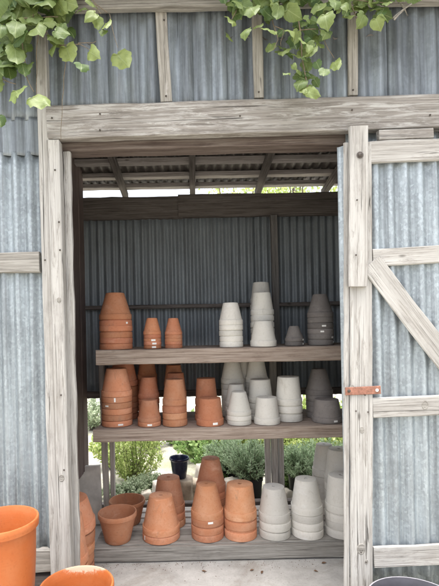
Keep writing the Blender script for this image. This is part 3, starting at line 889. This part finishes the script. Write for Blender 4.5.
# ------------------------------------------------------------------ the vine over the front
LOBE = []
def leaf_outline():
    pts = [(0.0, 0.02), (0.10, -0.08), (0.22, -0.12), (0.34, -0.09), (0.45, 0.0), (0.50, 0.11), (0.50, 0.21), (0.56, 0.33), (0.52, 0.45), (0.44, 0.54),
           (0.43, 0.64), (0.34, 0.74), (0.23, 0.82), (0.12, 0.92), (0.0, 1.03)]
    return pts
def add_leaf(acc, c, size, tip_ang, pitch, yaw, tint, rnd):
    """one broad, shallow-lobed leaf: c = middle, tip_ang = which way the tip hangs (0 down), pitch/yaw = turn towards the light"""
    vs, fs, uv, tn = acc
    pts = leaf_outline()
    base = len(vs)
    fold = rnd.uniform(-0.1, 0.5)
    droop = rnd.uniform(-0.2, 0.6)
    asp = rnd.uniform(0.78, 1.08)
    curl = rnd.uniform(-0.12, 0.12)
    jag = [rnd.uniform(0.90, 1.09) for _ in range(40)]
    rows = []
    m = Matrix.Rotation(tip_ang, 3, 'Y') @ Matrix.Rotation(yaw, 3, 'Z') @ Matrix.Rotation(pitch, 3, 'X')
    def put(x, y, u, v):
        yy = -(fold * abs(x) * -1.0) * 0.35 + droop * (y - 0.45) ** 2 + 0.05 * math.sin(9 * x + 6 * y)
        yy += curl * math.sin(3.1 * y + 2 * x) + 0.05 * noise.noise(Vector((x * 3, y * 3, size * 900 + tint * 31)))
        loc = Vector((x * asp, yy, -(y - 0.45))) * size
        vs.append(c + m @ loc)
        uv.append((u, v))
        tn.append(tint)
    n = len(pts)
    for i, (x, y) in enumerate(pts):                    # right side outer, half, mid, half, left outer
        for k, f in enumerate((-1.0, -0.5, 0.0, 0.5, 1.0)):
            j = jag[(i * 2 + (k > 2)) % 40] if abs(f) == 1 else 1
            yo = y if abs(f) == 1 else max(0.0, y) * (0.9 if abs(f) == 0.5 and i not in (0, n - 1) else 1) + (0.05 if f == 0 and y < 0 else 0)
            put(x * f * j, yo, x * f * j * 1.9, yo)
    for i in range(n - 1):
        for k in range(4):
            a = base + i * 5 + k
            fs.append((a, a + 1, a + 6, a + 5))
    return acc

def tube(vs, fs, pts, r0, r1, seg=6):
    base = len(vs)
    n = len(pts)
    for i, p in enumerate(pts):
        t = (pts[min(i + 1, n - 1)] - pts[max(i - 1, 0)]).normalized()
        u = t.orthogonal().normalized()
        w = t.cross(u)
        r = r0 + (r1 - r0) * i / max(1, n - 1)
        for k in range(seg):
            a = 2 * PI * k / seg
            vs.append(p + (u * math.cos(a) + w * math.sin(a)) * r)
    for i in range(n - 1):
        for k in range(seg):
            a, b_ = base + i * seg + k, base + i * seg + (k + 1) % seg
            fs.append((a, b_, b_ + seg, a + seg))

def vine(label, leaves, fills, stems, seed, size=1.0, name='climbing_vine'):
    rnd = random.Random(seed)
    acc = ([], [], [], [])
    def one(px, py, s, ang, tint, d=None):
        d = d or rnd.uniform(1.86, 1.98)
        add_leaf(acc, P(px, py, d), s * d / F, math.radians(ang), rnd.uniform(-0.9, 0.3), rnd.uniform(-0.7, 0.7), tint + rnd.uniform(-0.15, 0.15), rnd)
    for (px, py, s, ang, tint) in leaves:
        one(px, py, s * size, ang + rnd.uniform(-8, 8), tint)
    for (cx, cy, rx, ry, n, smin, smax) in fills:
        for _ in range(n):
            a, q = rnd.uniform(0, 2 * PI), math.sqrt(rnd.random())
            one(cx + rx * q * math.cos(a), cy + ry * q * math.sin(a), rnd.uniform(smin, smax), rnd.uniform(-70, 70), rnd.uniform(-0.1, 0.7), rnd.uniform(1.90, 2.05))
    root = empty(name, P(leaves[0][0], 0, 1.98), label, 'vine')
    me = mesh('foliage', acc[0], acc[1], True, acc[2])
    at = me.attributes.new('tint', 'FLOAT', 'POINT')
    at.data.foreach_set('value', acc[3])
    o = link('foliage', me, M['vine']); adopt(o, root)
    sv, sf = [], []
    for pts, r in stems:
        pp = []
        for i in range(len(pts) - 1):
            for q in range(6):
                t = q / 6
                a, b_ = pts[i], pts[i + 1]
                p = P(a[0] + (b_[0] - a[0]) * t, a[1] + (b_[1] - a[1]) * t, a[2] + (b_[2] - a[2]) * t)
                p += Vector((noise.noise(p * 14), noise.noise(p * 11 + Vector((3, 1, 2))), noise.noise(p * 13))) * 0.008
                pp.append(p)
        pp.append(P(*pts[-1]))
        tube(sv, sf, pp, r * 1.5, r * 0.8)
    o = link('stem', mesh('stem', sv, sf, True), M['stem']); adopt(o, root)
    return root

vine('leafy green vine trailing down over the upper left corner of the shed front',
     [(21, 6, 27, 20, .35), (45, 4, 24, -40, .45), (-3, 4, 22, 0, .3), (70, 3, 16, -70, .8), (16, 27, 24, 10, .45), (1, 29, 16, 10, .3), (37, 30, 24, -35, .6), (20, 36, 18, 5, .4), (62, 33, 17, -75, .45),
      (54, 39, 18, 40, .4), (69, 54, 20, -25, .85), (16, 55, 24, -10, .6), (5, 64, 22, 25, .4), (25, 67, 17, -25, .35), (15, 92, 26, -35, .55), (40, 101, 24, -50, .6), (0, 121, 14, -10, .15), (-4, 88, 18, 0, .4),
      (93, 54, 19, -62, .9), (90, 16, 15, 50, .75), (98, 23, 13, -5, .75), (107, 26, 14, -20, .7), (103, 32, 10, 0, .4), (122, 59, 25, -30, .95), (52, 50, 12, 10, .25), (81, 68, 15, 10, .12), (30, 16, 20, 60, .3), (8, 14, 20, -30, .35), (26, 48, 16, 0, .2)],
     [(14, 0, 34, 12, 14, 15, 24), (12, 36, 24, 28, 18, 13, 22), (44, 16, 26, 18, 10, 13, 21), (8, 60, 18, 18, 7, 14, 20), (58, 28, 16, 14, 5, 11, 16), (20, -10, 70, 12, 26, 13, 20), (60, 10, 40, 14, 12, 10, 16)],
     [([(30, -12, 1.98), (34, 20, 1.97), (60, 45, 1.98), (66, 62, 2.0), (62, 100, 2.03), (61, 140, 2.045)], 0.0016), ([(-10, 20, 1.96), (20, 18, 1.95), (58, 17, 1.95)], 0.0022), ([(78, 43, 1.97), (96, 41, 1.97)], 0.0014),
      ([(84, -12, 1.98), (96, 4, 1.95), (101, 14, 1.95)], 0.002), ([(20, -10, 1.98), (22, 40, 1.96), (27, 76, 1.95), (34, 92, 1.95)], 0.0024), ([(96, 4, 1.95), (110, 15, 1.95), (118, 48, 1.95)], 0.0013), ([(-12, 70, 1.98), (4, 80, 1.96), (16, 84, 1.95)], 0.002),
      ([(60, 45, 1.98), (80, 44, 1.97), (90, 50, 1.96)], 0.0014), ([(40, 30, 1.97), (37, 60, 2.0), (36, 100, 2.03)], 0.0014)], 5, 0.95)
vine('denser green vine hanging over the middle right of the lintel board',
     [(232, 20, 19, 15, .95), (245, 33, 15, 10, .55), (230, 37, 14, 40, .5), (269, 31, 18, 20, .7), (258, 27, 14, -5, .55), (252, 9, 18, -20, .4), (288, 5, 20, 10, .35), (278, 12, 16, 20, .5), (294, 14, 21, -60, .6), (326, 21, 19, -10, .75), (292, 33, 17, 5, .65), (270, 48, 12, 10, .6), (284, 52, 15, 10, .55),
      (311, 53, 17, -10, .55), (297, 69, 18, 25, .55), (307, 66, 16, 0, .45), (336, 65, 17, -35, .85), (300, 84, 17, 25, .45), (314, 93, 17, -75, .7), (320, 44, 13, 20, .35), (304, 41, 14, 0, .5), (354, 9, 17, 5, .5), (361, 21, 17, 15, .6), (344, 7, 14, -15, .4), (378, 24, 15, -15, .9), (376, 8, 15, 20, .45), (372, 3, 14, -40, .5),
      (324, 72, 14, 10, .3), (388, 2, 12, -30, .5), (318, 8, 17, -10, .5), (335, 4, 16, 10, .4), (262, 3, 16, 30, .5), (240, 4, 16, -15, .5), (302, 24, 16, 0, .3), (286, 74, 10, 30, .3)],
     [(280, 8, 55, 12, 34, 9, 16), (298, 36, 30, 22, 26, 8, 15), (304, 72, 17, 20, 13, 7, 13), (366, 8, 32, 12, 30, 8, 15), (310, -8, 110, 12, 50, 10, 16)],
     [([(290, -12, 1.98), (300, 30, 1.96), (302, 62, 1.96), (308, 90, 1.96)], 0.0026), ([(262, -10, 1.98), (274, 25, 1.96), (279, 40, 1.95), (274, 50, 1.95)], 0.0016), ([(275, 26, 1.95), (284, 30, 1.95), (281, 46, 1.95)], 0.0012), ([(345, -10, 1.98), (356, 18, 1.95), (360, 30, 1.95)], 0.0018),
      ([(240, -8, 1.98), (236, 12, 1.96), (230, 24, 1.95)], 0.0018), ([(300, 30, 1.96), (318, 30, 1.95), (334, 58, 1.95)], 0.0015), ([(300, -8, 1.98), (340, -2, 1.96), (386, 3, 1.96)], 0.0022)], 9, 0.86)
# pale dry twig bundle by the vine
tv, tf = [], []
for a, b_ in (((393, 18), (416, 1)), ((401, 4), (408, 16)), ((394, 20), (404, 10)), ((408, 2), (413, -8)), ((413, 2), (421, -6)), ((399, 3), (400, -8))):
    tube(tv, tf, [P(a[0], a[1], 1.985), P((a[0] + b_[0]) / 2, (a[1] + b_[1]) / 2 - 1, 1.975), P(b_[0], b_[1], 1.99)], 0.0048, 0.0026)
o = link('dry_twig', mesh('dry_twig', tv, tf, True), M['batten_wood'])
tag(o, 'pale dry forked twig caught on the top board right of the vine', 'twig')

# ------------------------------------------------------------------ garden behind
def leaf_cloud(name, stems, leaf_l, leaf_w, per, spread, rnd, tip=0.0):
    vs, fs, tn = [], [], []
    for pts in stems:
        n = len(pts) - 1
        for q in range(per):
            t = (q + rnd.random()) / per
            t = 0.12 + 0.88 * t
            f = t * n
            i = min(int(f), n - 1)
            p = pts[i].lerp(pts[i + 1], f - i)
            ax = (pts[i + 1] - pts[i]).normalized()
            dirn = (Vector((rnd.gauss(0, 1), rnd.gauss(0, 1), rnd.gauss(0.2, 0.8))).normalized() * spread + ax * (1 - spread * 0.5)).normalized()
            side = dirn.cross(Vector((rnd.gauss(0, 1), rnd.gauss(0, 1), rnd.gauss(0, 1)))).normalized()
            L, w = leaf_l * rnd.uniform(0.7, 1.3), leaf_w * rnd.uniform(0.7, 1.3)
            b = len(vs)
            vs += [p, p + dirn * L * 0.5 + side * w, p + dirn * L, p + dirn * L * 0.5 - side * w]
            fs.append((b, b + 1, b + 2, b + 3))
            tv_ = min(1, max(0, rnd.gauss(0.45, 0.25)))
            tn += [tv_] * 4
    me = mesh(name, vs, fs)
    at = me.attributes.new('tint', 'FLOAT', 'POINT')
    at.data.foreach_set('value', tn)
    return me

def shrub(name, x, d, z0, rad, ht, mat, label, cat, nst=70, per=34, ll=0.03, lw=0.004, spread=0.8, seed=0, upright=0.5, group=None):
    rnd = random.Random(seed * 7 + 3)
    stems = []
    for _ in range(nst):
        a = rnd.uniform(0, 2 * PI)
        out = rad * math.sqrt(rnd.random())
        top = Vector((out * math.cos(a), out * math.sin(a), ht * (rnd.uniform(0.6, 1.0) - 0.35 * (out / rad) ** 2)))
        b0 = Vector((rnd.uniform(-.2, .2) * rad, rnd.uniform(-.2, .2) * rad, 0))
        mid = Vector((top.x * upright + rnd.gauss(0, .04) * rad, top.y * upright + rnd.gauss(0, .04) * rad, top.z * 0.55))
        stems.append([b0, b0.lerp(mid, .5), mid, mid.lerp(top, .5) + Vector((rnd.gauss(0, .03), rnd.gauss(0, .03), 0)) * rad, top])
    root = empty(name, (x, d, z0), label, cat, group)
    me = leaf_cloud('foliage', stems, ll, lw, per, spread, rnd)
    o = link('foliage', me, mat, root)
    sv, sf = [], []
    for s in stems:
        tube(sv, sf, s, 0.0035, 0.0012, 4)
    link('stem', mesh('stem', sv, sf, True), M['bark'], root)
    return root

def nursery_pot(x, d, z0, r, h, label):
    prof = [(0.004, 0.0), (r * 0.78, 0.0), (r * 0.8, 0.004), (r * 0.94, h * 0.86), (r, h * 0.87), (r, h), (r * 0.95, h), (r * 0.92, h * 0.87), (r * 0.9, h * 0.8), (0.004, h * 0.8)]
    o = link('nursery_pot', lathe(prof, 36, 'nursery_pot'), M['black_plastic'])
    o.location = (x, d, z0)
    tag(o, label, 'plant pot', 'black nursery pots behind the shed')
    return o

def at(px, py, d):
    return P(px, py, d)
GZ = -0.012
GS = 'shrubs in the garden behind the shed'
# rosemary in black pots
for i, (px, d, r, foliage_r, top, lab) in enumerate((
        (251, 3.76, 0.10, 0.27, 0.56, 'left of the double upright'),
        (230, 4.05, 0.10, 0.25, 0.50, 'behind the tallest terracotta stack'),
        (299, 3.84, 0.10, 0.25, 0.45, 'just right of the double upright'),
        (324, 3.92, 0.11, 0.30, 0.47, 'behind the white pots'),
        (352, 3.90, 0.11, 0.28, 0.44, 'partly hidden by the door edge'))):
    x = xat(px, d, 470)
    hh = 0.20
    nursery_pot(x, d, GZ, r, hh, 'black nursery pot of the rosemary %s' % lab)
    shrub('rosemary_shrub', x, d, GZ + hh * 0.8, foliage_r, top - hh * 0.8, M['rosemary'], 'grey green rosemary bush %s' % lab, 'shrub', 130, 60, 0.036, 0.0042, 0.85, 30 + i, 0.6, GS)
# bright upright shrub seen left through the opening, and background shrubs
shrub('lime_shrub', xat(134, 4.25, 470), 4.25, GZ, 0.30, 0.74, M['lime'], 'bright lime green upright shrub beyond the two open pots', 'shrub', 75, 40, 0.038, 0.009, 1.0, 51, 0.8, GS)
shrub('leafy_shrub', xat(116, 4.7, 470), 4.7, GZ, 0.30, 0.56, M['lime'], 'loose pale green shrub behind the left pair of uprights', 'shrub', 40, 30, 0.045, 0.013, 0.9, 52, 0.7, GS)
shrub('leafy_shrub', xat(199, 5.1, 450), 4.95, GZ, 0.40, 0.58, M['green'], 'airy green shrub beyond the navy pot', 'shrub', 44, 30, 0.06, 0.02, 0.9, 53, 0.6, GS)
shrub('leafy_shrub', xat(212, 4.35, 470), 4.4, GZ, 0.18, 0.42, M['green'], 'small green shrub between the navy pot and the rosemary', 'shrub', 30, 26, 0.045, 0.014, 0.9, 57, 0.6, GS)
shrub('lime_shrub', xat(229, 5.0, 450), 5.0, GZ, 0.36, 0.66, M['lime'], 'yellow green shrub between the navy pot and rosemary', 'shrub', 70, 40, 0.05, 0.016, 0.9, 54, 0.6, GS)
shrub('lime_shrub', xat(256, 5.2, 450), 5.2, GZ, 0.36, 0.62, M['lime'], 'yellow green shrub behind the rosemary left of the upright', 'shrub', 60, 36, 0.05, 0.016, 0.9, 55, 0.6, GS)
for i, px in enumerate((290, 311, 334, 358)):
    shrub('lime_shrub', xat(px, 4.75 + 0.2 * (i % 2), 450), 4.75 + 0.2 * (i % 2), GZ, 0.34, 0.72 + 0.04 * (i % 2), M['lime'], ['yellow green shrub nearest the double upright, behind the rosemary', 'yellow green shrub above the second white stack', 'yellow green shrub above the right white stacks', 'yellow green shrub mostly hidden behind the door edge'][i], 'shrub', 80, 44, 0.05, 0.016, 0.9, 60 + i, 0.6, GS)
shrub('low_herb', xat(308, 4.2, 485), 4.25, GZ, 0.15, 0.34, M['green'], 'low mid green herb at the foot of the rosemary', 'shrub', 40, 26, 0.035, 0.011, 0.9, 71, 0.6, GS)
shrub('low_herb', xat(288, 4.0, 478), 4.05, GZ, 0.13, 0.36, M['green'], 'bright green herb close beside the double upright', 'shrub', 36, 26, 0.035, 0.011, 0.9, 72, 0.6, GS)
shrub('silver_shrub', xat(92, 6.5, 415), 6.6, GZ, 0.42, 0.62, M['silver'], 'pale silvery shrub in the gap at the left shelf end', 'shrub', 50, 30, 0.05, 0.014, 0.9, 73, 0.6, GS)
for i, px in enumerate((118, 132, 147)):
    shrub('low_herb', xat(px, 3.9, 490), 3.85 + 0.08 * i, GZ, 0.17, 0.14 + 0.02 * i, M['silver'], ['low grey green tuft beside the left pair of uprights', 'low grey green tuft below the lime shrub', 'grey green tuft nearest the field stones'][i], 'shrub', 60, 26, 0.03, 0.008, 0.95, 80 + i, 0.6, GS)
shrub('leafy_shrub', xat(176, 5.6, 445), 5.6, GZ, 0.34, 0.50, M['green'], 'faint green shrub farthest back above the navy pot', 'shrub', 44, 28, 0.055, 0.016, 0.9, 91, 0.6, GS)
shrub('low_herb', xat(216, 3.85, 490), 3.86, GZ, 0.13, 0.22, M['green'], 'small fresh green tuft left of the black rosemary pot', 'shrub', 40, 24, 0.035, 0.010, 0.95, 92, 0.6, GS)
shrub('lime_shrub', xat(316, 4.3, 470), 4.35, GZ, 0.26, 0.52, M['lime'], 'fresh lime shrub just behind the rosemary near the door', 'shrub', 60, 36, 0.042, 0.011, 0.95, 93, 0.6, GS)
shrub('lime_shrub', xat(150, 5.4, 450), 5.4, GZ, 0.26, 0.40, M['lime'], 'small pale lime shrub right behind the upright lime shrub', 'shrub', 40, 28, 0.045, 0.012, 0.95, 94, 0.6, GS)
# stones
def stone(px, py, d, sx, sy, sz, mat, label, seed, zbase=None):
    bm = bmesh.new()
    bmesh.ops.create_cube(bm, size=1.0)
    bmesh.ops.subdivide_edges(bm, edges=bm.edges, cuts=4, use_grid_fill=True)
    for v in bm.verts:
        c = v.co.copy()
        r = c.length
        c = c * (0.72 + 0.28 * 0.62 / max(r, 0.3))
        c += Vector((1, 1, 1)) * 0.0 + c.normalized() * 0.10 * noise.noise(c * 2.3 + Vector((seed * 3.1, 0, 0))) + c.normalized() * 0.03 * noise.noise(c * 8 + Vector((seed, 0, 0)))
        v.co = Vector((c.x * sx, c.y * sy, c.z * sz))
    zmin = min(v.co.z for v in bm.verts)
    for v in bm.verts:
        v.co.z -= zmin
    me = bpy.data.meshes.new('field_stone')
    bm.to_mesh(me); bm.free()
    me.polygons.foreach_set('use_smooth', [True] * len(me.polygons))
    o = link('field_stone', me, mat)
    p = at(px, py, d)
    o.location = (p.x, d, GZ - 0.004 if zbase is None else zbase)
    o.rotation_euler = (0, 0, seed * 0.1 - 0.2)
    tag(o, label, 'stone', 'field stones behind the shed')
    return o
S1 = stone(181, 490, 3.72, 0.20, 0.18, 0.21, M['stone'], 'sandy block stone directly under the navy pot', 1)
stone(199, 492, 3.78, 0.16, 0.16, 0.11, M['stone'], 'lower brown stone right of the block stone', 2)
stone(199, 485, 3.78, 0.17, 0.15, 0.07, M['stone'], 'flat brown stone lying on the lower brown stone', 3, GZ + 0.10)
stone(208, 480, 3.95, 0.20, 0.17, 0.24, M['stone_pale'], 'pale stone behind the tallest terracotta stack', 4)
stone(162, 487, 3.80, 0.15, 0.14, 0.16, M['stone_pale'], 'pale stone left of the block stone', 5)
stone(146, 497, 3.85, 0.10, 0.1, 0.06, M['stone_pale'], 'small pale stone at left of the row', 6)
stone(306, 478, 4.0, 0.12, 0.1, 0.20, M['stone_pale'], 'pale stone among the rosemary pots', 7)
stone(284, 496, 3.7, 0.12, 0.1, 0.10, M['stone_pale'], 'white stone at the foot of the double upright', 8)
stone(232, 490, 3.72, 0.14, 0.13, 0.19, M['stone_pale'], 'white stone left of the black rosemary pot', 9)
# navy pot on the block stone
d = 3.72
zt = max((S1.matrix_world @ v.co).z for v in S1.data.vertices) + S1.location.z
k = d / F
r = 9.9 * k
h = 20.5 * k
np_ = link('glazed_pot', lathe([(0.005, 0), (r * 0.62, 0), (r * 0.66, 0.004), (r * 0.78, h * 0.4), (r * 0.88, h * 0.8), (r * 0.92, h * 0.86), (r, h * 0.9), (r * 1.01, h * 0.97), (r * 0.97, h), (r * 0.9, h * 0.98), (r * 0.84, h * 0.85), (r * 0.6, h * 0.1), (0.005, h * 0.08)], 40, 'glazed_pot'), M['navy'])
np_.location = (xat(179.5, d, 470), d, zt - 0.006)
tag(np_, 'dark navy glazed pot standing on the sandy block stone', 'flower pot')

# trees beyond, in the gap under the roof
def tree(px, d, trunk_h, crown_r, crown_h, mat, label, seed, n=4200):
    rnd = random.Random(seed)
    x = xat(px, d, 200)
    root = empty('garden_tree', (x, d, GZ), label, 'tree', 'trees beyond the garden')
    sv, sf = [], []
    top = Vector((0.1, 0, trunk_h + crown_h * 0.5))
    tube(sv, sf, [Vector((0, 0, 0)), Vector((0.05, 0.02, trunk_h * 0.5)), Vector((0, 0, trunk_h)), top], 0.13, 0.04, 8)
    clumps = []
    for i in range(26):
        a, q = rnd.uniform(0, 2 * PI), rnd.uniform(0.25, 1)
        c = Vector((crown_r * q * math.cos(a), crown_r * q * math.sin(a), trunk_h + crown_h * (0.5 + 0.5 * rnd.uniform(-1, 1) * math.sqrt(1 - q * q * 0.8))))
        clumps.append(c)
        s = Vector((0, 0, trunk_h * rnd.uniform(0.75, 1.1)))
        tube(sv, sf, [s, s.lerp(c, 0.5) + Vector((0, 0, 0.1)), c], 0.035, 0.01, 5)
    link('trunk', mesh('trunk', sv, sf, True), M['bark'], root)
    vs, fs, tn = [], [], []
    for _ in range(n):
        c = rnd.choice(clumps)
        p = c + Vector((rnd.gauss(0, 1), rnd.gauss(0, 1), rnd.gauss(0, .8))) * crown_r * 0.17
        dn = Vector((rnd.gauss(0, 1), rnd.gauss(0, 1), rnd.gauss(-.3, 1))).normalized()
        sd = dn.cross(Vector((rnd.gauss(0, 1), rnd.gauss(0, 1), rnd.gauss(0, 1)))).normalized()
        L = rnd.uniform(0.07, 0.13)
        b = len(vs)
        vs += [p, p + dn * L * .5 + sd * L * .3, p + dn * L, p + dn * L * .5 - sd * L * .3]
        fs.append((b, b + 1, b + 2, b + 3))
        tn += [min(1, max(0, rnd.gauss(.5, .25)))] * 4
    me = mesh('crown', vs, fs)
    a_ = me.attributes.new('tint', 'FLOAT', 'POINT')
    a_.data.foreach_set('value', tn)
    link('crown', me, mat, root)
tree(300, 11.0, 2.3, 1.7, 4.4, M['lime'], 'light green tree in the gap above the right of the back wall', 3)
tree(238, 13.0, 2.6, 1.5, 4.6, M['lime'], 'paler thin tree in the gap above the middle of the back wall', 4, 2200)
tree(350, 12.0, 2.2, 1.6, 4.6, M['green'], 'darker green tree in the gap at the right, near the door', 5)
tree(30, 15.0, 2.0, 1.4, 2.0, M['green'], 'green tree far off at the left beyond the garden', 6)

# ------------------------------------------------------------------ light
SUN_EL, SUN_AZ = 83.0, 188.0           # a high veiled sun, light pouring down in front of and behind the shed
w = bpy.data.worlds.new('World')
SC.world = w
w.use_nodes = True
nt = w.node_tree
nt.nodes.clear()
sky = N(nt, 'ShaderNodeTexSky', sky_type='NISHITA')
sky.sun_disc = False
sky.sun_elevation = math.radians(SUN_EL)
sky.sun_rotation = math.radians(SUN_AZ)
sky.dust_density = 5.0
sky.air_density = 1.0
sky.ozone_density = 1.0
hs = N(nt, 'ShaderNodeHueSaturation')
hs.inputs['Saturation'].default_value = 0.35
bg = N(nt, 'ShaderNodeBackground')
bg.inputs['Strength'].default_value = 0.15
wo = N(nt, 'ShaderNodeOutputWorld')
nt.links.new(sky.outputs[0], hs.inputs['Color'])
nt.links.new(hs.outputs[0], bg.inputs['Color'])
nt.links.new(bg.outputs[0], wo.inputs[0])

sun = bpy.data.lights.new('sun', 'SUN')
sun.energy = 1.5
sun.angle = math.radians(38)
sun.color = (1.0, 0.96, 0.91)
so = bpy.data.objects.new('sun', sun)
COL.objects.link(so)
el, az = math.radians(SUN_EL), math.radians(SUN_AZ)
to_sun = Vector((math.sin(az) * math.cos(el), math.cos(az) * math.cos(el), math.sin(el)))
so.rotation_euler = to_sun.to_track_quat('Z', 'Y').to_euler()
so.location = (0, 8, 9)

# ------------------------------------------------------------------ camera
cam = bpy.data.cameras.new('camera')
co = bpy.data.objects.new('camera', cam)
COL.objects.link(co)
cam.sensor_fit = 'VERTICAL'
cam.sensor_height = 36.0
cam.sensor_width = 27.0
cam.lens = F / 586.0 * 36.0
cam.shift_x = (219.5 - PX) / 586.0
cam.shift_y = (PY - 293.0) / 586.0
cam.clip_start = 0.05
cam.clip_end = 1000
co.matrix_world = Matrix.Translation((0, 0, H)) @ Matrix.Rotation(PI / 2, 4, 'X') @ Matrix.Rotation(-ROLL, 4, 'Z')
SC.camera = co

SC.view_settings.view_transform = 'Standard'
SC.view_settings.look = 'None'
SC.view_settings.exposure = 1.92
SC.view_settings.gamma = 1.0
SC.view_settings.use_curve_mapping = False
SC.render.engine = 'CYCLES'
SC.cycles.max_bounces = 10
SC.cycles.diffuse_bounces = 6
print('pots', NP[0])
